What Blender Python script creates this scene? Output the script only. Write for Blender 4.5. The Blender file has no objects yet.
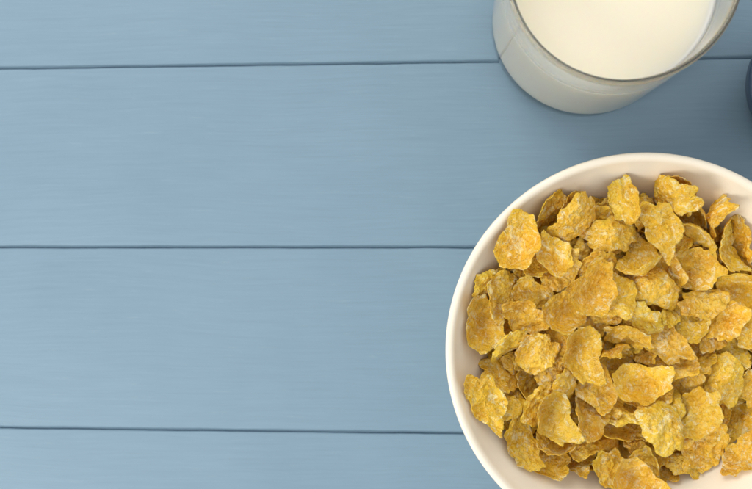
import bpy, math, random
from mathutils import Vector, Quaternion, Matrix, noise

SC = bpy.context.scene
COL = SC.collection
MM = 0.001

# ---------------------------------------------------------------- helpers
def tag(o, label=None, cat=None, group=None, kind=None):
    if label: o["label"] = label
    if cat: o["category"] = cat
    if group: o["group"] = group
    if kind: o["kind"] = kind
    return o

def link(name, me, mat=None, parent=None):
    o = bpy.data.objects.new(name, me)
    COL.objects.link(o)
    if mat: me.materials.append(mat)
    if parent: o.parent = parent
    return o

def smooth_profile(pts, step=1.2):
    """Catmull-Rom through (r, z) points in mm; a repeated point is a hard corner."""
    out = []
    n = len(pts)
    for i in range(n - 1):
        p1, p2 = Vector(pts[i]), Vector(pts[i + 1])
        if (p2 - p1).length < 1e-6: continue
        p0 = Vector(pts[i - 1]) if i > 0 else p1
        p3 = Vector(pts[i + 2]) if i + 2 < n else p2
        k = max(1, int((p2 - p1).length / step))
        k = min(k, 14)
        for s in range(k):
            t = s / k
            v = 0.5 * ((2 * p1) + (p2 - p0) * t + (2 * p0 - 5 * p1 + 4 * p2 - p3) * t * t + (3 * p1 - p0 - 3 * p2 + p3) * t ** 3)
            out.append((max(v.x, 0.0), v.y))
    out.append(tuple(pts[-1]))
    return out

def lathe(name, prof, segs=160):
    """Closed solid of revolution from a profile (mm) that starts and ends on the axis."""
    verts, rows = [], []
    for r, z in prof:
        if r < 1e-4:
            rows.append([len(verts)]); verts.append((0, 0, z * MM))
        else:
            rows.append(list(range(len(verts), len(verts) + segs)))
            verts += [(r * MM * math.cos(2 * math.pi * j / segs), r * MM * math.sin(2 * math.pi * j / segs), z * MM) for j in range(segs)]
    faces = []
    for A, B in zip(rows, rows[1:]):
        for j in range(segs):
            k = (j + 1) % segs
            if len(A) == 1 and len(B) == 1: continue
            if len(A) == 1: faces.append((A[0], B[k], B[j]))
            elif len(B) == 1: faces.append((A[j], A[k], B[0]))
            else: faces.append((A[j], A[k], B[k], B[j]))
    me = bpy.data.meshes.new(name)
    me.from_pydata(verts, [], faces)
    me.update()
    for f in me.polygons: f.use_smooth = True
    return me

def new_mat(name):
    m = bpy.data.materials.new(name); m.use_nodes = True
    nt = m.node_tree
    b = nt.nodes["Principled BSDF"]
    return m, nt, b

def N(nt, typ, **kw):
    n = nt.nodes.new(typ)
    for k, v in kw.items():
        if k in n.inputs: n.inputs[k].default_value = v
        else: setattr(n, k, v)
    return n

def ramp(nt, fac, stops):
    r = nt.nodes.new("ShaderNodeValToRGB")
    els = r.color_ramp.elements
    while len(els) < len(stops): els.new(0.5)
    for e, (p, c) in zip(els, stops):
        e.position = p
        e.color = (c[0], c[1], c[2], 1) if isinstance(c, (tuple, list)) else (c, c, c, 1)
    nt.links.new(fac, r.inputs[0])
    return r.outputs[0]

def mix(nt, fac, a, b, blend="MIX"):
    m = nt.nodes.new("ShaderNodeMix"); m.data_type = "RGBA"; m.blend_type = blend
    for s, v in ((m.inputs[0], fac), (m.inputs[6], a), (m.inputs[7], b)):
        if hasattr(v, "links"): nt.links.new(v, s)
        elif isinstance(v, (int, float)): s.default_value = v
        else: s.default_value = (v[0], v[1], v[2], 1)
    return m.outputs[2]

def math_node(nt, op, a, b=None):
    m = nt.nodes.new("ShaderNodeMath"); m.operation = op
    for s, v in zip(m.inputs, (a, b)):
        if v is None: continue
        if hasattr(v, "links"): nt.links.new(v, s)
        else: s.default_value = v
    return m.outputs[0]

def bump(nt, bsdf, chain):
    """chain of (height socket, strength, distance)"""
    prev = None
    for h, st, di in chain:
        b = nt.nodes.new("ShaderNodeBump")
        b.inputs["Strength"].default_value = st
        b.inputs["Distance"].default_value = di
        nt.links.new(h, b.inputs["Height"])
        if prev: nt.links.new(prev, b.inputs["Normal"])
        prev = b.outputs[0]
    nt.links.new(prev, bsdf.inputs["Normal"])

# ---------------------------------------------------------------- materials
def mat_blue_paint():
    m, nt, b = new_mat("blue_painted_wood")
    L = nt.links.new
    tc = N(nt, "ShaderNodeTexCoord"); oi = N(nt, "ShaderNodeObjectInfo")
    sh = N(nt, "ShaderNodeVectorMath", operation="MULTIPLY_ADD")
    L(oi.outputs["Random"], sh.inputs[0]); sh.inputs[1].default_value = (3.1, 1.7, 0.0)
    L(tc.outputs["Object"], sh.inputs[2])
    def stretch(sx, sy):
        mp = N(nt, "ShaderNodeMapping"); mp.inputs["Scale"].default_value = (sx, sy, 40)
        # the grain is not ruler-straight: wander it a little
        w = N(nt, "ShaderNodeTexNoise", Scale=9.0, Detail=2.0)
        L(sh.outputs[0], w.inputs["Vector"])
        ad = N(nt, "ShaderNodeVectorMath", operation="MULTIPLY_ADD")
        L(w.outputs["Color"], ad.inputs[0]); ad.inputs[1].default_value = (0.0, 0.010, 0.0)
        L(sh.outputs[0], ad.inputs[2]); L(ad.outputs[0], mp.inputs["Vector"])
        return mp.outputs[0]
    def noi(vec, scale, detail=4.0, rough=0.6):
        n = N(nt, "ShaderNodeTexNoise", Scale=scale, Detail=detail, Roughness=rough)
        L(vec, n.inputs["Vector"]); return n.outputs["Fac"]
    grain = noi(stretch(5, 150), 4.0, 6.0, 0.65)
    brush = noi(stretch(14, 620), 3.0, 4.0, 0.6)
    blotch = noi(sh.outputs[0], 12.0, 4.0, 0.55)
    rub = noi(stretch(26, 260), 2.2, 5.0, 0.7)
    speck = noi(sh.outputs[0], 520.0, 2.0, 0.5)
    c = ramp(nt, blotch, [(0.25, (0.190, 0.300, 0.402)), (0.75, (0.214, 0.330, 0.436))])
    c = mix(nt, 1.0, c, ramp(nt, grain, [(0.25, 0.95), (0.55, 1.0), (0.8, 1.03)]), "MULTIPLY")
    c = mix(nt, 1.0, c, ramp(nt, brush, [(0.25, 0.95), (0.75, 1.04)]), "MULTIPLY")
    c = mix(nt, ramp(nt, rub, [(0.60, 0.0), (0.74, 0.30)]), c, (0.30, 0.41, 0.50))
    c = mix(nt, ramp(nt, speck, [(0.76, 0.0), (0.80, 0.22)]), c, (0.15, 0.22, 0.27))
    L(c, b.inputs["Base Color"])
    L(ramp(nt, grain, [(0.2, 0.62), (0.8, 0.48)]), b.inputs["Roughness"])
    b.inputs["Specular IOR Level"].default_value = 0.35
    bump(nt, b, [(grain, 0.22, 0.0006), (brush, 0.22, 0.00025), (blotch, 0.3, 0.001)])
    return m

def mat_groove():
    m, nt, b = new_mat("groove_paint")
    b.inputs["Base Color"].default_value = (0.10, 0.16, 0.20, 1); b.inputs["Roughness"].default_value = 0.9
    return m

def mat_ceramic():
    m, nt, b = new_mat("cream_ceramic")
    L = nt.links.new
    tc = N(nt, "ShaderNodeTexCoord")
    n = N(nt, "ShaderNodeTexNoise", Scale=35.0, Detail=3.0); L(tc.outputs["Object"], n.inputs["Vector"])
    n2 = N(nt, "ShaderNodeTexNoise", Scale=420.0, Detail=2.0); L(tc.outputs["Object"], n2.inputs["Vector"])
    c = ramp(nt, n.outputs["Fac"], [(0.3, (0.90, 0.835, 0.70)), (0.7, (0.92, 0.86, 0.74))])
    c = mix(nt, ramp(nt, n2.outputs["Fac"], [(0.74, 0.0), (0.80, 0.35)]), c, (0.55, 0.44, 0.28))
    L(c, b.inputs["Base Color"])
    b.inputs["Roughness"].default_value = 0.14
    b.inputs["Specular IOR Level"].default_value = 0.45
    bump(nt, b, [(n.outputs["Fac"], 0.15, 0.0008)])
    return m

def mat_glass():
    m, nt, b = new_mat("clear_glass")
    b.inputs["Base Color"].default_value = (1, 1, 1, 1)
    b.inputs["Transmission Weight"].default_value = 1.0
    b.inputs["Roughness"].default_value = 0.05
    b.inputs["IOR"].default_value = 1.34
    va = N(nt, "ShaderNodeVolumeAbsorption", Density=12.0); va.inputs["Color"].default_value = (0.80, 0.77, 0.68, 1)
    nt.links.new(va.outputs[0], nt.nodes["Material Output"].inputs["Volume"])
    return m

def mat_milk():
    m, nt, b = new_mat("milk")
    b.inputs["Base Color"].default_value = (0.955, 0.86, 0.715, 1)
    b.inputs["Roughness"].default_value = 0.25
    b.inputs["Subsurface Weight"].default_value = 1.0
    b.inputs["Subsurface Radius"].default_value = (1.0, 0.85, 0.6)
    b.inputs["Subsurface Scale"].default_value = 0.010
    return m

def mat_flake():
    m, nt, b = new_mat("toasted_corn_flake")
    L = nt.links.new
    tc = N(nt, "ShaderNodeTexCoord"); oi = N(nt, "ShaderNodeObjectInfo")
    sh = N(nt, "ShaderNodeVectorMath", operation="MULTIPLY_ADD")
    L(oi.outputs["Random"], sh.inputs[0]); sh.inputs[1].default_value = (7.3, 4.1, 2.9)
    L(tc.outputs["Object"], sh.inputs[2])
    def noi(scale, detail=4.0, rough=0.55, dist=0.0):
        n = N(nt, "ShaderNodeTexNoise", Scale=scale, Detail=detail, Roughness=rough, Distortion=dist)
        L(sh.outputs[0], n.inputs["Vector"]); return n.outputs["Fac"]
    big = noi(85.0, 3.0); mid = noi(260.0, 4.0, 0.6, 0.6); fine = noi(950.0, 3.0, 0.6); grit = noi(2300.0, 2.0)
    crust = noi(330.0, 6.0, 0.72, 1.6); frost = noi(150.0, 7.0, 0.78, 2.2)
    vo = N(nt, "ShaderNodeTexVoronoi", Scale=620.0); L(sh.outputs[0], vo.inputs["Vector"])
    c = ramp(nt, big, [(0.28, FL_DEEP), (0.52, FL_MID), (0.74, FL_LIGHT)])
    c = mix(nt, 1.0, c, ramp(nt, mid, [(0.25, (0.88, 0.82, 0.70)), (0.6, (1, 1, 1)), (0.8, (1.06, 1.06, 1.1))]), "MULTIPLY")
    c = mix(nt, ramp(nt, crust, [(0.50, 0.0), (0.64, 0.65)]), c, FL_PALE)
    c = mix(nt, ramp(nt, frost, [(0.535, 0.0), (0.60, 0.85)]), c, FL_FROST)
    c = mix(nt, ramp(nt, fine, [(0.54, 0.0), (0.70, 0.50)]), c, FL_PALE)
    c = mix(nt, ramp(nt, grit, [(0.24, 0.30), (0.40, 0.0)]), c, FL_BROWN)
    hs = N(nt, "ShaderNodeHueSaturation")
    rr = N(nt, "ShaderNodeMapRange"); L(oi.outputs["Random"], rr.inputs[0]); rr.inputs[3].default_value = 0.4905; rr.inputs[4].default_value = 0.501
    rv = math_node(nt, "FRACT", math_node(nt, "MULTIPLY", oi.outputs["Random"], 37.7))
    rv2 = N(nt, "ShaderNodeMapRange"); L(rv, rv2.inputs[0]); rv2.inputs[3].default_value = 0.90; rv2.inputs[4].default_value = 1.08
    L(rr.outputs[0], hs.inputs["Hue"]); L(rv2.outputs[0], hs.inputs["Value"]); L(c, hs.inputs["Color"])
    L(hs.outputs[0], b.inputs["Base Color"])
    L(ramp(nt, mid, [(0.3, 0.30), (0.7, 0.50)]), b.inputs["Roughness"])
    b.inputs["Specular IOR Level"].default_value = 0.45
    b.inputs["Subsurface Weight"].default_value = 0.25
    b.inputs["Subsurface Radius"].default_value = (1.0, 0.55, 0.12)
    b.inputs["Subsurface Scale"].default_value = 0.0015
    bump(nt, b, [(mid, 0.5, 0.0010), (vo.outputs["Distance"], 0.6, 0.0008), (fine, 0.9, 0.0008), (grit, 0.9, 0.0004)])
    return m

FL_DEEP = (0.76, 0.41, 0.012)
FL_MID = (0.92, 0.575, 0.028)
FL_LIGHT = (0.95, 0.65, 0.075)
FL_PALE = (0.95, 0.74, 0.24)
FL_FROST = (0.96, 0.84, 0.50)
FL_BROWN = (0.42, 0.18, 0.010)
AMB = 0.72
KEY = ((-0.42, 0.72, 0.80), (0.0, 0.0, 0.0), 0.70, 5.2, (1.0, 0.95, 0.88))
FILL = ((-0.60, -0.42, 0.55), (0.05, 0.02, 0.03), 0.45, 4.8, (1.0, 0.94, 0.85))
# ---------------------------------------------------------------- corn flakes
def flake_mesh(name, seed, a, b, curl, twist, rag, thick=0.00062, rings=22, segs=84, edge=0.0, fold=0.0):
    """One toasted flake: a ragged oval sheet, curled and blistered, with real thickness."""
    rnd = random.Random(seed)
    off = Vector((rnd.uniform(-50, 50), rnd.uniform(-50, 50), rnd.uniform(-50, 50)))
    ax = rnd.uniform(0, math.pi)
    lob = [(k, rnd.uniform(0.02, 0.11) / (k ** 0.6), rnd.uniform(0, 6.283)) for k in (2, 3, 4, 5, 7)]
    notch = [(rnd.uniform(0, 6.283), rnd.uniform(0.08, 0.22), rnd.uniform(0.12, 0.30)) for _ in range(rnd.choice((0, 1, 1, 2)))]
    def radius(t):
        r = 1.0 + sum(w * math.sin(k * t + p) for k, w, p in lob)
        for t0, dep, wid in notch:
            d = (t - t0 + math.pi) % (2 * math.pi) - math.pi
            r -= dep * math.exp(-(d / wid) ** 2)
        n = noise.noise(off + Vector((math.cos(t) * 2.4, math.sin(t) * 2.4, 0)))
        n2 = noise.noise(off + Vector((math.cos(t) * 8.0, math.sin(t) * 8.0, 7)))
        return r * (1 + rag * n + 0.30 * rag * n2)
    def height(x, y, rr):
        u = x * math.cos(ax) + y * math.sin(ax)
        v = -x * math.sin(ax) + y * math.cos(ax)
        z = curl * u * u + twist * u * v + 0.25 * curl * v * v
        z += edge * max(0, rr - 0.72) * 0.02
        p = Vector((x, y, 0)) * 1000.0
        if fold:        # a soft crease across the flake
            s = u * math.cos(0.9) + v * math.sin(0.9) - 0.0012
            z += fold * (math.sqrt(s * s + 1.2e-6) - 0.0011)
        z += 0.0017 * noise.noise(off + p * 0.15)
        z += 0.00110 * noise.noise(off + p * 0.36)
        bl = noise.noise(off + p * 0.62 + Vector((0, 0, 9)))
        z += 0.00080 * max(0.0, bl) ** 0.8
        z += 0.00036 * noise.noise(off + p * 1.25)
        z += 0.00018 * noise.noise(off + p * 2.6)
        return z
    top, bot = [], []
    verts = []
    def put(x, y, rr):
        z = height(x, y, rr)
        tk = thick * (1.0 + 0.35 * noise.noise(off + Vector((x, y, 3)) * 400)) * (1 - 0.45 * rr ** 4)
        verts.append((x, y, z + tk * 0.5)); verts.append((x, y, z - tk * 0.5))
        return len(verts) - 2
    c0 = put(0, 0, 0)
    idx = []
    for i in range(1, rings + 1):
        rr = (i / rings) ** 0.85
        row = []
        for j in range(segs):
            t = 2 * math.pi * j / segs
            r = 1 + (radius(t) - 1) * rr ** 1.5
            row.append(put(a * r * rr * math.cos(t), b * r * rr * math.sin(t), rr))
        idx.append(row)
    faces = []
    for j in range(segs):
        k = (j + 1) % segs
        faces.append((c0, idx[0][j], idx[0][k]))
        faces.append((c0 + 1, idx[0][k] + 1, idx[0][j] + 1))
        for i in range(rings - 1):
            p, q, r, s = idx[i][j], idx[i + 1][j], idx[i + 1][k], idx[i][k]
            faces.append((p, q, r, s)); faces.append((s + 1, r + 1, q + 1, p + 1))
        p, q = idx[-1][j], idx[-1][k]
        faces.append((p, p + 1, q + 1, q))
    me = bpy.data.meshes.new(name)
    me.from_pydata(verts, [], faces)
    me.update()
    for f in me.polygons: f.use_smooth = True
    return me

def flake_kinds():
    """a, b (half length and width), curl, twist, raggedness, curled edge"""
    rnd = random.Random(4)
    out = []
    for k in range(24):
        if k < 12:      # broad flakes
            out.append((0.0086 + 0.0034 * rnd.random(), 0.0064 + 0.0024 * rnd.random(), rnd.uniform(6, 28) * rnd.choice((1, 1, -1)), rnd.uniform(-26, 26), 0.22, rnd.uniform(0, .3), rnd.choice((0, 0, 0.25, 0.45, -0.35))))
        elif k < 19:    # strongly curled flakes
            out.append((0.0086 + 0.0028 * rnd.random(), 0.0062 + 0.0020 * rnd.random(), rnd.uniform(34, 60), rnd.uniform(-24, 24), 0.22, .1, rnd.choice((0, 0.3, 0.5))))
        else:           # small broken bits
            out.append((0.0050 + 0.0016 * rnd.random(), 0.0036 + 0.0014 * rnd.random(), rnd.uniform(20, 60), rnd.uniform(-25, 25), 0.26, 0, rnd.choice((0, 0.4))))
    return out

# resting place of each flake in the bowl: kind, x, y, z (mm), quaternion
HEAP = [
(8, 33.90, -5.15, 18.35, 0.866, -0.132, -0.041, -0.480),
(9, 24.87, 23.78, 23.10, 0.082, -0.765, 0.638, 0.038),
(6, 3.12, 24.04, 19.98, 0.115, -0.503, -0.854, -0.060),
(3, -30.57, 26.55, 21.70, 0.213, -0.835, -0.505, 0.048),
(4, -27.41, 3.26, 19.17, 0.035, -0.999, -0.041, 0.001),
(21, -26.22, -26.52, 17.71, 0.818, -0.046, 0.113, 0.562),
(22, -6.55, -30.10, 18.63, 0.031, 0.998, 0.045, -0.042),
(11, 25.59, -25.91, 18.07, 0.996, -0.031, -0.080, 0.024),
(6, -12.84, -18.62, 18.82, 0.039, 0.989, 0.138, -0.024),
(8, 26.17, 9.09, 18.51, 0.330, -0.047, 0.025, 0.943),
(3, 15.99, 37.32, 18.97, 0.704, 0.169, 0.040, -0.689),
(9, -11.77, 19.04, 17.80, 0.607, -0.024, -0.057, -0.792),
(4, -36.42, 14.08, 19.84, 0.618, 0.131, -0.046, 0.774),
(13, -29.29, -11.07, 17.08, 0.430, 0.089, 0.110, 0.892),
(23, -17.35, -29.22, 17.75, 0.850, -0.009, -0.056, -0.524),
(23, 11.27, -20.48, 17.75, 0.856, 0.036, -0.023, -0.515),
(6, 37.20, -17.63, 22.41, 0.269, 0.947, 0.133, 0.117),
(8, 13.85, 24.92, 20.36, 0.861, -0.088, -0.117, 0.488),
(6, 16.50, 11.28, 21.84, 0.170, 0.857, 0.453, 0.179),
(7, 1.36, 38.81, 18.64, 0.791, 0.095, -0.013, 0.604),
(5, -24.72, 22.91, 20.78, 0.629, -0.037, 0.270, -0.728),
(1, -42.21, -2.20, 20.28, 0.350, -0.167, 0.063, -0.920),
(14, -33.46, -25.35, 19.91, 0.709, -0.062, -0.025, -0.702),
(23, -10.12, -36.59, 18.38, 0.829, -0.036, -0.038, 0.556),
(4, 19.83, -12.26, 18.50, 0.075, -0.008, 0.055, 0.996),
(19, 41.13, 3.49, 19.16, 0.184, 0.136, 0.090, -0.969),
(9, 3.76, -8.23, 21.79, 0.039, -0.656, 0.751, -0.061),
(18, 14.92, 13.08, 23.19, 0.234, 0.167, -0.007, -0.958),
(6, -5.77, 38.84, 22.71, 0.030, 0.944, 0.286, 0.160),
(2, -3.31, 15.50, 21.17, 0.989, -0.018, 0.059, -0.136),
(7, -40.15, -15.39, 20.61, 0.891, -0.035, 0.272, -0.362),
(18, -9.30, -21.69, 22.79, 0.055, -0.905, -0.421, 0.039),
(16, 10.81, -36.92, 18.54, 0.735, 0.013, -0.003, 0.678),
(14, 29.08, -14.57, 22.14, 0.151, 0.231, -0.062, -0.959),
(18, 40.00, 8.85, 21.35, 0.607, 0.002, -0.034, -0.794),
(16, 0.52, 6.36, 18.26, 0.004, -0.067, -0.143, -0.988),
(18, 5.28, 24.39, 26.70, 0.054, 0.971, -0.229, 0.042),
(7, -17.44, 39.08, 21.46, 0.983, 0.154, -0.053, 0.090),
(14, -21.01, -21.29, 21.55, 0.975, 0.005, 0.031, -0.219),
(13, -39.63, -31.99, 28.26, 0.246, -0.128, -0.207, -0.938),
(11, -0.83, -25.94, 22.01, 0.110, 0.696, -0.686, -0.183),
(0, 22.83, -25.75, 21.40, 0.213, -0.056, 0.975, -0.011),
(22, 20.04, 0.94, 17.89, 0.928, -0.003, -0.113, -0.354),
(11, 32.96, 18.11, 24.47, 0.168, 0.502, -0.844, -0.082),
(18, 15.18, -2.10, 21.56, 0.323, -0.026, 0.190, -0.927),
(2, 2.63, 36.51, 31.61, 0.074, -0.260, 0.962, -0.029),
(12, -43.21, 19.88, 23.10, 0.956, 0.129, 0.229, 0.131),
(2, -36.41, -1.86, 29.74, 0.111, -0.667, -0.704, 0.217),
(2, -23.99, -38.60, 20.90, 0.749, -0.067, 0.245, 0.611),
(0, 5.49, -26.31, 21.11, 0.176, -0.901, -0.360, 0.166),
(14, 47.57, -14.37, 25.95, 0.956, 0.077, -0.269, 0.089),
(17, 27.93, 2.59, 29.72, 0.040, -0.384, 0.901, -0.197),
(3, 15.17, 38.05, 26.06, 0.125, -0.207, 0.967, -0.079),
(11, -9.90, -0.81, 18.39, 0.627, -0.073, -0.147, 0.762),
(13, -18.90, 27.14, 21.41, 0.948, 0.019, 0.018, -0.316),
(22, -46.53, 8.54, 22.83, 0.219, -0.415, 0.113, -0.876),
(14, -20.66, -6.56, 18.76, 0.078, -0.083, -0.154, -0.981),
(13, -3.56, -43.08, 19.25, 0.908, -0.081, 0.099, 0.399),
(3, 12.56, -29.29, 23.09, 0.924, 0.005, 0.060, 0.378),
(10, 47.85, -2.86, 26.46, 0.288, -0.286, -0.080, 0.910),
(12, 33.51, 27.69, 35.12, 0.065, 0.181, 0.978, 0.082),
(23, 6.40, 40.04, 23.28, 0.933, 0.080, -0.183, 0.300),
(22, -16.02, -12.58, 20.78, 0.177, 0.063, 0.936, -0.298),
(11, -25.38, 15.52, 22.19, 0.277, 0.034, 0.189, -0.941),
(18, -49.72, -11.10, 28.15, 0.385, 0.120, 0.095, 0.910),
(23, -23.80, -29.02, 23.40, 0.595, -0.143, -0.371, -0.698),
(1, 11.27, -47.16, 25.77, 0.881, -0.173, -0.178, -0.403),
(9, 15.47, -12.18, 24.41, 0.302, 0.149, -0.057, -0.940),
(4, 49.18, 16.81, 28.72, 0.471, 0.325, -0.085, -0.816),
(22, 6.64, 14.16, 22.61, 0.819, 0.070, -0.396, -0.411),
(7, -10.82, 49.23, 26.44, 0.062, -0.024, -0.362, 0.930),
(6, 0.25, -4.88, 23.07, 0.759, -0.031, -0.066, 0.647),
(14, -26.05, 7.42, 21.75, 0.240, -0.111, 0.020, -0.964),
(5, -42.36, -21.66, 31.45, 0.879, -0.082, 0.129, 0.452),
(7, -11.82, -37.51, 30.34, 0.138, 0.606, 0.768, -0.154),
(3, 1.04, -50.15, 27.78, 0.946, -0.230, -0.009, 0.227),
(12, 26.30, -36.06, 29.96, 0.140, -0.078, 0.987, 0.001),
(11, 31.79, 25.41, 24.95, 0.889, -0.139, 0.018, 0.436),
(23, 6.40, 17.94, 26.70, 0.638, 0.003, 0.038, -0.769),
(18, -20.86, 42.43, 25.69, 0.315, 0.089, 0.147, -0.933),
(12, 5.39, -6.26, 32.36, 0.190, 0.825, 0.501, 0.177),
(10, -27.29, -7.03, 29.83, 0.002, -0.902, -0.422, 0.088),
(2, -23.48, -43.50, 30.15, 0.851, -0.181, -0.156, -0.468),
(6, 1.20, -27.67, 26.77, 0.027, 0.318, -0.942, 0.108),
(11, 34.83, -18.96, 33.35, 0.072, -0.025, 0.986, 0.152),
(15, 30.81, 38.64, 25.97, 0.880, 0.033, -0.275, 0.386),
(10, 16.90, 49.43, 29.97, 0.234, -0.945, -0.129, -0.188),
(10, -4.68, 22.37, 28.26, 0.970, -0.172, -0.016, -0.169),
(21, -27.31, 33.14, 22.10, 0.949, 0.044, 0.093, 0.296),
(20, 4.72, 5.73, 23.66, 0.706, -0.137, -0.111, -0.686),
(14, -32.40, -38.68, 35.93, 0.635, -0.308, -0.270, -0.655),
(21, -13.02, -31.97, 23.54, 0.200, 0.769, 0.590, -0.142),
(22, 11.98, -20.44, 28.99, 0.114, 0.404, 0.903, 0.089),
(19, 33.28, 0.13, 23.30, 0.562, -0.014, -0.038, -0.826),
(8, 11.67, 10.27, 27.57, 0.660, 0.089, 0.191, 0.721),
(11, 5.07, 51.35, 28.06, 0.181, 0.213, 0.276, -0.920),
(6, -15.70, 29.65, 28.22, 0.425, -0.045, -0.039, -0.903),
(22, -51.86, 12.00, 29.12, 0.853, 0.311, 0.264, 0.325),
(6, -1.18, 1.65, 27.88, 0.189, 0.778, 0.583, 0.138),
(18, -12.29, -11.94, 25.00, 0.979, -0.078, 0.176, 0.071),
(3, -1.79, -41.47, 26.12, 0.749, -0.266, 0.021, 0.606),
(4, 22.93, -13.00, 31.83, 0.176, 0.139, -0.042, -0.974),
(22, 37.51, 14.23, 25.23, 0.425, -0.039, -0.047, -0.903),
(0, 8.78, 28.24, 29.76, 0.798, -0.022, -0.275, -0.537),
(12, 21.69, 54.99, 37.84, 0.244, 0.416, 0.203, -0.852),
(16, -32.27, 35.50, 26.08, 0.969, 0.128, 0.024, 0.208),
(11, -50.12, -6.22, 33.58, 0.085, 0.884, 0.386, -0.250),
(20, 17.97, -2.82, 25.75, 0.822, -0.007, -0.193, 0.535),
(11, -12.16, -43.20, 24.40, 0.595, -0.000, -0.375, -0.711),
(7, 11.67, -39.73, 29.85, 0.661, -0.331, -0.015, 0.674),
(1, 18.99, -29.45, 31.22, 0.197, 0.662, 0.716, 0.097),
(17, 51.48, 25.75, 34.95, 0.015, 0.270, 0.110, -0.956),
(13, 5.36, 26.66, 30.07, 0.822, 0.138, -0.131, -0.537),
(20, -29.26, 42.27, 29.18, 0.112, -0.133, -0.938, -0.302),
(14, -53.51, 4.01, 29.59, 0.369, -0.311, 0.041, -0.875),
(15, -52.94, -21.42, 35.84, 0.894, -0.331, 0.107, -0.282),
(6, -6.74, 3.77, 28.07, 0.146, 0.963, 0.127, 0.186),
(1, -20.41, -3.60, 29.71, 0.977, -0.003, 0.160, 0.143),
(15, 19.60, -44.23, 33.08, 0.347, 0.933, -0.017, -0.089),
(17, 26.70, 50.12, 44.29, 0.330, 0.632, 0.217, 0.666),
(13, 24.64, 39.58, 28.66, 0.191, 0.123, -0.102, -0.968),
(23, -9.54, 37.60, 27.97, 0.990, -0.120, -0.030, 0.068),
(20, -40.28, 30.87, 26.78, 0.060, 0.310, -0.042, 0.948),
(5, -53.44, -10.90, 40.29, 0.243, 0.892, 0.242, -0.294),
(9, -36.24, -45.20, 36.51, 0.887, -0.315, -0.043, -0.334),
(23, -13.64, 8.32, 27.69, 0.002, -0.480, 0.876, 0.039),
(2, 41.51, -31.72, 29.19, 0.941, -0.192, -0.149, 0.234),
(20, 36.61, -1.67, 30.64, 0.976, -0.072, 0.176, 0.103),
(3, 41.82, -7.02, 30.39, 0.314, -0.479, 0.233, 0.786),
(3, 13.81, 39.40, 35.11, 0.172, 0.862, 0.477, 0.014),
(23, -16.61, 25.92, 30.78, 0.493, -0.026, 0.076, 0.866),
(7, -43.52, 22.61, 35.22, 0.091, 0.939, -0.273, -0.189),
(16, -40.83, 29.76, 38.44, 0.242, 0.542, -0.796, -0.120),
(6, -18.14, -37.13, 34.07, 0.847, -0.366, 0.201, 0.328),
(8, 1.66, 12.44, 31.48, 0.733, -0.134, -0.138, 0.653),
(13, 32.62, -25.89, 30.46, 0.744, -0.046, -0.200, 0.636),
(13, 46.38, 6.04, 25.35, 0.990, 0.015, -0.137, 0.011),
(8, 42.78, 12.37, 28.83, 0.979, -0.017, -0.155, -0.135),
(7, -12.37, 47.19, 31.01, 0.939, 0.278, 0.203, -0.004),
(21, -31.73, 29.78, 29.62, 0.475, -0.116, -0.098, 0.867),
(19, -42.87, -8.62, 32.09, 0.639, -0.125, 0.043, -0.757),
(20, -1.16, -16.06, 24.09, 0.771, -0.019, -0.024, 0.636),
(21, -8.56, -25.73, 26.92, 0.353, -0.001, -0.055, 0.934),
(3, -14.15, 35.96, 31.05, 0.985, 0.080, 0.133, 0.078),
(4, -0.93, -17.51, 27.61, 0.544, -0.031, -0.088, 0.834),
(20, 19.30, 19.70, 30.54, 0.151, 0.084, -0.957, 0.232),
(12, -25.63, 44.69, 40.62, 0.224, -0.224, -0.948, 0.010),
(20, -21.08, 37.23, 30.72, 0.101, 0.917, 0.384, -0.037),
(7, -25.58, 24.07, 28.52, 0.815, -0.095, -0.161, 0.548),
(14, -39.73, -17.61, 32.59, 0.004, -0.205, -0.202, -0.958),
(23, -7.82, 5.31, 31.25, 0.011, -0.784, -0.620, 0.037),
(18, 9.12, -31.31, 29.98, 0.476, 0.008, -0.226, -0.850),
(3, -15.38, 11.89, 29.08, 0.804, 0.069, 0.068, 0.587),
(7, 31.88, 9.74, 28.98, 0.349, 0.170, -0.179, -0.904),
(10, 21.08, 28.56, 30.01, 0.950, -0.013, -0.130, -0.285),
(9, -13.69, 34.14, 38.68, 0.040, -0.773, 0.629, 0.079),
(3, -32.87, 35.22, 32.66, 0.108, -0.125, -0.196, -0.967),
(3, -29.30, 13.11, 30.30, 0.881, -0.034, -0.008, 0.471),
(16, -22.48, -25.17, 32.49, 0.893, -0.131, 0.249, 0.352),
(6, -22.45, -30.51, 34.94, 0.061, 0.165, 0.402, 0.898),
(1, 27.79, -39.34, 34.03, 0.858, 0.054, -0.034, 0.510),
(23, -10.98, 18.90, 33.07, 0.966, -0.051, 0.037, 0.252),
(23, 21.76, 13.94, 28.31, 0.203, -0.271, 0.076, -0.938),
(6, 9.96, 40.18, 36.11, 0.106, -0.274, 0.115, 0.949),
(4, -35.08, 53.30, 46.94, 0.740, 0.470, 0.094, 0.471),
(0, -34.51, 23.61, 34.31, 0.383, -0.851, -0.332, 0.135),
(10, -17.50, 2.07, 34.18, 0.984, -0.124, 0.098, 0.084),
(17, -46.02, -38.33, 41.25, 0.581, 0.107, 0.249, 0.768),
(4, -45.33, -29.84, 37.51, 0.064, 0.867, 0.464, -0.170),
(14, -6.83, -33.97, 29.98, 0.102, -0.108, -0.319, -0.936),
(6, -2.90, 25.56, 34.43, 0.151, 0.727, 0.639, 0.201),
(22, -15.15, 55.04, 37.21, 0.971, 0.025, 0.010, -0.238),
(11, -24.62, 22.78, 34.98, 0.982, 0.168, 0.075, 0.031),
(12, -51.09, 10.86, 37.16, 0.734, 0.046, -0.127, -0.666),
(6, -40.63, 1.99, 32.13, 0.521, -0.290, 0.038, -0.802),
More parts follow.
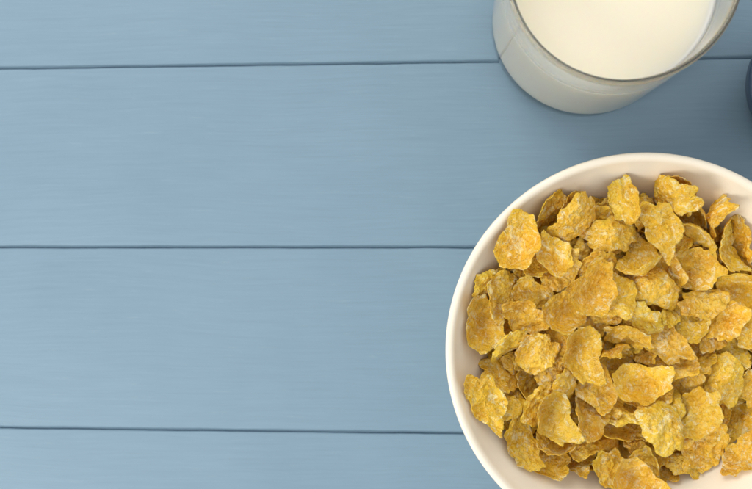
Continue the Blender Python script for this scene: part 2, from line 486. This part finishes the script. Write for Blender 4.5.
(20, 1.09, -40.08, 30.44, 0.557, -0.152, 0.164, 0.800),
(1, 18.12, -18.04, 32.59, 0.463, 0.162, -0.055, -0.870),
(19, 22.62, 6.25, 30.31, 0.395, -0.003, -0.043, -0.918),
(7, -4.99, 14.57, 35.50, 0.869, 0.008, -0.122, 0.479),
(0, -3.20, 25.84, 36.94, 0.093, -0.965, 0.243, -0.017),
(6, -22.86, 35.18, 40.96, 0.055, -0.988, -0.141, 0.016),
(3, -34.48, 37.45, 36.38, 0.431, 0.063, 0.245, 0.866),
(8, -36.37, 1.00, 33.28, 0.801, -0.088, 0.077, -0.588),
(21, -8.04, -9.10, 28.45, 0.100, -0.037, -0.185, 0.977),
(3, -8.95, -49.60, 33.47, 0.456, 0.088, 0.075, 0.882),
(11, 18.61, -32.00, 35.32, 0.980, -0.102, -0.064, 0.160),
(12, 40.06, 24.52, 36.66, 0.811, 0.285, 0.014, -0.511),
(12, 23.18, -3.12, 31.96, 0.902, -0.086, -0.134, -0.400),
(15, 26.14, 14.58, 31.94, 0.770, -0.034, 0.057, -0.634),
(9, -46.17, 41.41, 42.63, 0.669, 0.024, 0.247, -0.701),
(20, -30.48, 14.10, 34.31, 0.174, -0.070, -0.235, 0.954),
(18, -31.10, -9.65, 40.13, 0.166, 0.287, -0.940, -0.084),
(20, -11.04, 2.55, 36.13, 0.073, 0.922, 0.257, -0.279),
(19, 4.40, -21.96, 29.85, 0.912, -0.051, -0.178, 0.367),
(10, 40.41, 40.50, 38.58, 0.278, 0.539, 0.559, 0.565),
(16, 25.94, 32.92, 34.02, 0.216, 0.166, 0.027, -0.962),
(22, -12.36, 13.11, 32.45, 0.103, -0.174, -0.018, -0.979),
(3, 13.16, 16.59, 34.18, 0.789, 0.174, 0.047, 0.587),
(17, -39.27, 28.08, 40.43, 0.929, 0.080, 0.105, -0.346),
(6, -23.39, 8.33, 37.39, 0.090, 0.858, -0.503, -0.051),
(3, -16.59, -11.63, 32.03, 0.736, -0.009, 0.189, -0.650),
(0, 7.32, -15.66, 34.15, 0.217, 0.421, 0.880, 0.040),
(7, 41.66, -42.61, 37.86, 0.832, -0.352, -0.069, 0.424),
(17, 53.85, 15.42, 36.70, 0.976, 0.154, -0.153, 0.018),
(22, 22.79, 44.20, 35.46, 0.254, 0.491, 0.796, -0.246),
(6, -8.46, 10.90, 39.28, 0.049, -0.993, -0.042, -0.097),
(1, -25.12, 52.30, 42.85, 0.943, 0.101, 0.316, -0.001),
(16, -42.56, 14.54, 39.96, 0.118, -0.451, -0.821, -0.329),
(6, -33.93, 3.90, 40.09, 0.050, 0.965, 0.250, 0.064),
(21, -11.04, -15.25, 32.20, 0.768, -0.073, 0.247, -0.586),
(11, 10.23, -26.53, 38.38, 0.199, 0.864, 0.436, 0.156),
(16, 55.02, -4.73, 33.42, 0.038, -0.245, 0.229, 0.941),
(15, 15.45, 61.41, 45.74, 0.535, 0.474, 0.015, -0.699),
(15, 11.23, 48.19, 37.65, 0.216, 0.382, -0.198, -0.876),
(0, -17.43, 11.50, 42.25, 0.697, -0.019, -0.094, 0.711),
(14, -46.75, 41.78, 49.21, 0.580, 0.091, -0.040, -0.809),
(20, -44.93, 8.33, 37.98, 0.026, 0.728, -0.685, -0.000),
(1, -50.97, -19.17, 42.85, 0.348, 0.912, 0.046, -0.210),
(5, -4.05, -25.43, 36.21, 0.809, -0.394, 0.157, 0.407),
(8, 33.24, -12.12, 41.13, 0.109, 0.679, 0.726, 0.032),
(19, 33.81, 41.90, 33.00, 0.537, 0.304, -0.031, -0.786),
(21, -15.13, 19.75, 38.18, 0.087, -0.994, -0.060, -0.031),
(10, -5.81, 55.09, 38.43, 0.191, -0.002, -0.906, -0.378),
(0, 36.98, -1.46, 34.38, 0.146, 0.452, 0.879, -0.025),
(2, -60.35, -18.90, 47.91, 0.874, -0.020, 0.095, -0.476),
(14, -18.60, 23.72, 46.95, 0.570, -0.013, 0.014, -0.822),
(2, -9.20, -1.48, 36.58, 0.377, 0.343, -0.309, 0.803),
(1, 23.34, -25.94, 39.19, 0.499, 0.144, -0.159, -0.840),
(1, 51.10, -15.45, 36.98, 0.930, 0.094, -0.230, 0.272),
(1, 22.33, 31.44, 37.82, 0.157, 0.142, 0.085, -0.974),
(9, 8.94, 58.09, 49.97, 0.511, -0.156, 0.837, 0.118),
(9, -24.47, 48.99, 53.15, 0.392, -0.721, -0.571, -0.005),
(9, -21.15, 29.96, 45.41, 0.067, -0.741, 0.647, 0.165),
(5, -39.31, -1.88, 43.33, 0.044, -0.643, 0.752, 0.140),
(6, -36.25, -21.90, 41.98, 0.182, -0.901, -0.354, 0.170),
(18, 5.30, -48.63, 34.78, 0.579, -0.159, -0.267, 0.754),
(11, 15.17, -6.74, 37.75, 0.946, -0.178, -0.244, -0.119),
(17, 32.59, 39.97, 41.70, 0.717, -0.299, 0.318, -0.543),
(19, -2.38, 40.72, 31.59, 0.831, -0.222, 0.095, 0.501),
(23, 0.02, 49.29, 31.06, 0.904, 0.368, 0.164, 0.141),
(13, -40.81, 34.95, 45.04, 0.711, -0.141, -0.069, -0.685),
(1, 48.30, 6.99, 39.66, 0.955, 0.089, -0.228, 0.167),
(19, -36.38, 12.23, 40.63, 0.092, -0.002, 0.076, -0.993),
(8, -19.85, -28.36, 38.76, 0.494, -0.331, -0.076, -0.801),
(15, -10.33, -19.33, 35.76, 0.472, -0.119, -0.108, -0.867),
(10, 31.63, 8.38, 36.87, 0.823, -0.099, 0.066, 0.555),
(14, 3.50, 25.01, 48.28, 0.056, 0.128, 0.984, -0.108),
(7, -0.83, 50.00, 39.16, 0.433, -0.760, -0.480, 0.066),
(19, -11.27, 26.21, 40.21, 0.464, -0.064, 0.188, -0.863),
(14, -62.19, 10.00, 43.07, 0.766, -0.066, 0.128, -0.627),
(14, -28.95, 14.48, 41.98, 0.387, -0.116, -0.068, -0.912),
(22, -6.36, -15.00, 30.57, 0.163, -0.977, -0.103, -0.087),
(2, 10.86, 2.73, 35.91, 0.328, -0.085, 0.027, 0.940),
(16, 35.50, 11.27, 39.13, 0.895, -0.048, -0.147, 0.418),
(18, -5.55, 36.77, 37.19, 0.901, -0.117, 0.227, 0.350),
(15, -15.61, 49.03, 41.38, 0.229, 0.176, -0.163, 0.943),
(11, -41.39, 19.45, 43.82, 0.525, 0.074, -0.102, 0.842),
(19, -19.20, 0.94, 38.74, 0.790, 0.160, 0.192, -0.560),
(15, -25.24, -14.19, 40.53, 0.151, -0.841, -0.161, 0.493),
(9, 9.22, -29.12, 45.44, 0.037, -0.404, -0.900, 0.159),
(15, 52.54, 1.59, 35.42, 0.940, -0.145, -0.248, -0.186),
(11, 11.47, 29.52, 40.49, 0.687, -0.077, -0.234, 0.683),
(21, -10.46, 39.62, 41.01, 0.967, -0.118, 0.144, 0.176),
(22, -35.67, 41.80, 43.31, 0.501, 0.233, 0.706, 0.443),
(11, -54.49, 20.86, 47.13, 0.532, -0.283, 0.176, -0.778),
(4, -49.90, 0.77, 45.55, 0.068, 0.337, -0.807, -0.480),
(3, -3.97, 5.95, 43.46, 0.868, 0.472, -0.134, -0.076),
(14, -0.31, -52.29, 35.69, 0.306, 0.055, -0.004, 0.951),
(21, 3.96, -3.53, 33.01, 0.939, -0.127, -0.186, -0.261),
(20, 12.48, 12.82, 40.57, 0.184, 0.942, 0.028, -0.278),
(16, 23.42, 45.89, 44.00, 0.174, -0.221, -0.552, 0.785),
(17, -9.59, 45.22, 48.70, 0.131, 0.131, -0.977, 0.108),
(16, -33.91, 35.61, 49.10, 0.878, -0.147, -0.030, -0.454),
(14, -23.19, -1.18, 40.86, 0.642, 0.134, 0.043, 0.753),
(19, -43.47, -5.73, 37.55, 0.971, -0.085, 0.170, 0.147),
(23, -5.60, 55.40, 34.25, 0.368, -0.573, -0.683, -0.264),
(19, -1.75, -19.93, 33.57, 0.207, -0.028, 0.251, 0.945),
(13, 22.79, 9.55, 35.78, 0.781, 0.051, -0.227, -0.580),
(20, 2.33, 40.31, 35.96, 0.527, -0.214, -0.073, -0.819),
(16, 4.55, 52.39, 42.54, 0.166, -0.870, 0.045, 0.461),
(4, -15.31, 30.82, 47.39, 0.210, -0.420, -0.872, -0.138),
(18, -56.37, 25.05, 45.54, 0.381, 0.021, -0.871, -0.311),
(5, -9.44, 19.64, 48.02, 0.902, -0.194, -0.025, 0.385),
(14, -35.36, -25.65, 43.20, 0.513, 0.223, 0.060, 0.827),
(7, -1.03, 11.04, 45.31, 0.161, -0.963, 0.199, -0.088),
(14, 1.89, -15.22, 36.20, 0.018, 0.046, -0.140, -0.989),
(0, 25.71, 17.20, 39.73, 0.055, -0.051, 0.975, -0.210),
(2, 8.11, 49.25, 44.94, 0.841, 0.219, 0.023, -0.494),
(18, -5.78, 57.14, 47.07, 0.600, -0.173, -0.131, 0.770),
(0, -30.72, 30.71, 46.47, 0.079, 0.919, 0.380, 0.069),
(7, -44.88, 13.33, 45.58, 0.950, 0.178, 0.146, -0.213),
(20, -48.97, -6.95, 37.61, 0.906, -0.171, 0.320, -0.219),
(11, -15.58, -16.41, 39.37, 0.838, -0.058, -0.157, -0.520),
(4, -11.79, 17.20, 44.06, 0.868, -0.117, -0.014, 0.482),
(21, -1.60, 2.39, 33.16, 0.224, -0.077, -0.121, 0.964),
(23, 1.92, 46.95, 35.20, 0.430, 0.740, -0.206, 0.474),
(14, 1.05, 30.57, 44.79, 0.521, -0.157, -0.521, -0.658),
]
# ---------------------------------------------------------------- table of blue boards
PAINT = mat_blue_paint(); GROOVE = mat_groove()
X0, X1 = -0.34, 0.36
SEAMS = [(0.2310, 0.0), (0.1545, 0.003), (0.07726, 0.0030), (-0.00106, 0.0001), (-0.0798, -0.0013), (-0.1580, -0.004), (-0.2350, 0.0)]   # y at x = 0, slope

def slab(name, x0, x1, y0, y1, z0, z1):
    v = [(x, y, z) for z in (z0, z1) for y in (y0, y1) for x in (x0, x1)]
    f = [(0, 2, 3, 1), (4, 5, 7, 6), (0, 1, 5, 4), (2, 6, 7, 3), (0, 4, 6, 2), (1, 3, 7, 5)]
    me = bpy.data.meshes.new(name); me.from_pydata(v, [], f); me.update(); return me

table = tag(link("tabletop", slab("tabletop", X0, X1, -0.235, 0.231, -0.030, -0.0105), GROOVE),
            "flat table of horizontal blue painted boards under the bowl and glass", kind="structure")

def plank_mesh(lo, hi, seed):
    """a board between two seam lines, with worn rounded arrises"""
    gap, rad, n = 0.00055, 0.0009, 260
    off = Vector((seed * 7.7, seed * 3.1, 0))
    verts, faces = [], []
    for i in range(n + 1):
        x = X0 + (X1 - X0) * i / n
        def wob(s): return 0.00016 * noise.noise(off + Vector((x * 60, s, 0))) + 0.00010 * noise.noise(off + Vector((x * 260, s, 4)))
        ylo = lo[0] + lo[1] * x + gap + wob(0); yhi = hi[0] + hi[1] * x - gap - wob(9)
        r = rad * (1 + 0.5 * noise.noise(off + Vector((x * 45, 30, 0))))
        ring = [(ylo - 0.0018, -0.0100), (ylo - 0.0022, -0.0014), (ylo, -0.0011)]
        for k in range(5):
            a = math.pi / 2 * k / 4
            ring.append((ylo + r * (1 - math.cos(a)), -r * (1 - math.sin(a)) * 0.7))
        m_ = 8
        for k in range(1, m_):
            t = k / m_
            ring.append((ylo + r + (yhi - ylo - 2 * r) * t, 0.0))
        for k in range(5):
            a = math.pi / 2 * (1 - k / 4)
            ring.append((yhi - r * (1 - math.cos(a)), -r * (1 - math.sin(a)) * 0.7))
        ring.append((yhi, -0.0022)); ring.append((yhi - 0.0010, -0.0026)); ring.append((yhi - 0.0010, -0.0100))
        verts += [(x, y, z) for y, z in ring]
        R = len(ring)
    for i in range(n):
        for j in range(R - 1):
            p = i * R + j
            faces.append((p, p + R, p + R + 1, p + 1))
        faces.append((i * R + R - 1, (i + 1) * R + R - 1, (i + 1) * R, i * R))
    faces.append(tuple(range(R))); faces.append(tuple(n * R + j for j in reversed(range(R))))
    me = bpy.data.meshes.new("plank"); me.from_pydata(verts, [], faces); me.update()
    for f in me.polygons: f.use_smooth = len(f.vertices) == 4
    return me

for i in range(len(SEAMS) - 1):
    link("plank", plank_mesh(SEAMS[i + 1], SEAMS[i], i + 1), PAINT, table)

# ---------------------------------------------------------------- bowl
BX, BY, BS = 0.1011, -0.0390, 0.962
bowl_prof = smooth_profile([(0, 2.0), (30, 2.0), (32, 0.0), (32, 0.0), (36, 0.0), (38, 2.6), (47, 8.5), (59, 23), (68, 39), (73.6, 50), (75.1, 53.0),
                            (75.4, 54.1), (75.0, 54.9), (74.2, 55.3), (73.2, 55.2), (72.4, 54.6), (71.8, 53.6), (70.4, 51), (65.0, 43), (57, 32), (51, 25), (46, 20), (38, 17), (0, 17)], 1.0)
bowl = link("cereal_bowl", lathe("cereal_bowl", bowl_prof, 200), mat_ceramic())
bowl.location = (BX, BY, 0); bowl.scale = (BS, BS, BS)
tag(bowl, "round cream ceramic bowl filled with golden corn flakes", "bowl")

# ---------------------------------------------------------------- glass and milk
GX, GY = 0.0864, 0.0908
glass_prof = smooth_profile([(0, 1.2), (26, 1.2), (29, 0.3), (32.2, 0.0), (35.2, 0.8), (37.1, 2.8), (38.0, 6.5), (38.3, 14), (38.4, 35), (38.5, 60), (38.6, 85),
                             (38.6, 87.9), (38.4, 88.6), (37.8, 88.9), (37.1, 88.7), (36.8, 88.0), (36.7, 86), (36.3, 65), (35.2, 35), (34.6, 18), (33.4, 12.5), (30.8, 9.4), (26, 8.5), (0, 8.5)], 1.5)
glass = link("drinking_glass", lathe("drinking_glass", glass_prof, 200), mat_glass())
glass.location = (GX, GY, 0)
tag(glass, "clear straight-sided drinking glass holding milk on the blue boards", "glass")
ML = 65.0
milk_prof = smooth_profile([(0, 8.3), (26, 8.3), (30.9, 9.2), (33.6, 12.4), (34.8, 18), (35.4, 35), (36.3, ML - 3), (36.45, ML + 0.9), (36.45, ML + 0.9), (35.6, ML + 0.25), (34.4, ML), (30, ML - 0.05), (0, ML - 0.05)], 1.5)
milk = link("milk", lathe("milk", milk_prof, 160), mat_milk())
milk.location = (GX, GY, 0)
tag(milk, "creamy white milk standing inside the drinking glass", "milk")

# ---------------------------------------------------------------- made-up dark vessel standing in for shade at the frame's edge
added_dish_prof = smooth_profile([(0, 1.0), (17, 1.0), (18.5, 0.0), (21, 0.0), (23, 1.6), (27.5, 9), (29.6, 18), (30.0, 21), (29.6, 21.8), (28.7, 21.9), (27.9, 21.0), (27.2, 17), (24.5, 9), (19, 4.2), (0, 3.6)], 1.5)
dm, dnt, db = new_mat("shade_dark_blue")
dn = N(dnt, "ShaderNodeTexNoise", Scale=60.0, Detail=4.0); dtc = N(dnt, "ShaderNodeTexCoord"); dnt.links.new(dtc.outputs["Object"], dn.inputs["Vector"])
dnt.links.new(ramp(dnt, dn.outputs["Fac"], [(0.3, (0.030, 0.055, 0.100)), (0.7, (0.045, 0.075, 0.130))]), db.inputs["Base Color"])
db.inputs["Roughness"].default_value = 0.35
added_dish = link("added_dish", lathe("added_dish", added_dish_prof, 128), dm)
added_dish.location = (0.1784, 0.0640, 0)
tag(added_dish, "made-up dark blue vessel standing in for shade at the right edge, between glass and bowl", "added_dish")

# ---------------------------------------------------------------- the heap of corn flakes
FMAT = mat_flake()
KINDS = flake_kinds()
MESH = []
for i, k in enumerate(KINDS):
    me = flake_mesh("corn_flake", 100 + i, k[0], k[1], k[2], k[3], k[4], edge=k[5], fold=k[6])
    me.materials.append(FMAT); MESH.append(me)
GROUP = "corn flakes heaped in the bowl"
STANDOUT = {
    215: "large oval corn flake leaning on the bowl wall, uppermost at the heap's upper left",
    288: "tall narrow corn flake standing upright at the very top of the heap",
    230: "thick folded corn flake at the heap's top, just right of the upright narrow flake",
    119: "small bright curled corn flake standing against the bowl's upper right wall",
    287: "corn flake tapering to a point at the bottom, below the top edge of the heap",
    231: "broad crinkled corn flake at the upper left, just right of the large oval flake",
    225: "longest corn flake, lying diagonally left of the middle of the heap",
    273: "kidney-shaped corn flake with a smooth rounded back in the middle left of the heap",
    285: "wide bright corn flake with a straight notched right end, lying open in the centre",
    259: "pale yellow dusted corn flake with a rounded lower lobe, lower right of the centre",
    283: "crescent corn flake with a hooked tip at its lower right, low in the heap",
    224: "leftmost pale yellow corn flake, lying alone on the lower left bowl wall",
    249: "broad rounded corn flake touching the left wall of the bowl, half way down",
    167: "long corn flake slanting along the lower left edge of the heap",
    250: "rough knobbly light corn flake just left of the kidney-shaped flake",
}
def words(k, i):
    if i in STANDOUT: return STANDOUT[i]
    if k < 12: return "plain broad golden corn flake partly covered by its neighbours in the heap"
    if k < 19: return "plain curled golden corn flake partly covered by its neighbours in the heap"
    return "small broken piece of golden corn flake lying between bigger flakes in the heap"
flakes = []
for k, x, y, z, qw, qx, qy, qz in HEAP:
    o = bpy.data.objects.new("corn_flake", MESH[k]); COL.objects.link(o)
    o.rotation_mode = "QUATERNION"; o.rotation_quaternion = Quaternion((qw, qx, qy, qz)).normalized()
    o.location = (BX + BS * x * MM, BY + BS * y * MM, BS * z * MM); o.scale = (BS, BS, BS)
    tag(o, words(k, len(flakes)), "corn flake", GROUP)
    flakes.append(o)

# ---------------------------------------------------------------- camera
cam = bpy.data.cameras.new("camera"); co = bpy.data.objects.new("camera", cam); COL.objects.link(co)
co.location = (0.0227, 0, 0.40)
F = -co.location.normalized(); Rt = F.cross(Vector((0, 1, 0))).normalized(); Up = Rt.cross(F)
co.rotation_euler = Matrix((Rt, Up, -F)).transposed().to_euler()
cam.sensor_width = 36; cam.lens = 18 / math.tan(math.radians(43.5) / 2)
cam.clip_start = 0.01; cam.clip_end = 20
cam.dof.use_dof = True; cam.dof.focus_distance = 0.355; cam.dof.aperture_fstop = 11
SC.camera = co

# ---------------------------------------------------------------- light
w = bpy.data.worlds.new("World"); SC.world = w; w.use_nodes = True
bg = w.node_tree.nodes["Background"]; bg.inputs[0].default_value = (1.0, 0.985, 0.955, 1); bg.inputs[1].default_value = AMB
def area(name, loc, aim, size, power, col):
    l = bpy.data.lights.new(name, "AREA"); l.shape = "DISK"; l.size = size; l.energy = power; l.color = col
    o = bpy.data.objects.new(name, l); COL.objects.link(o); o.location = loc
    o.rotation_euler = (Vector(aim) - Vector(loc)).to_track_quat("-Z", "Y").to_euler()
    return o
area("window_light", *KEY)
area("fill_light", *FILL)

SC.render.engine = "CYCLES"
SC.cycles.use_denoising = True
SC.cycles.max_bounces = 32; SC.cycles.transmission_bounces = 28; SC.cycles.glossy_bounces = 12; SC.cycles.diffuse_bounces = 5
SC.cycles.caustics_refractive = True; SC.cycles.caustics_reflective = False
SC.view_settings.view_transform = "Standard"; SC.view_settings.look = "None"
SC.view_settings.exposure = 0.0; SC.view_settings.gamma = 1.0
SC.view_settings.use_curve_mapping = False
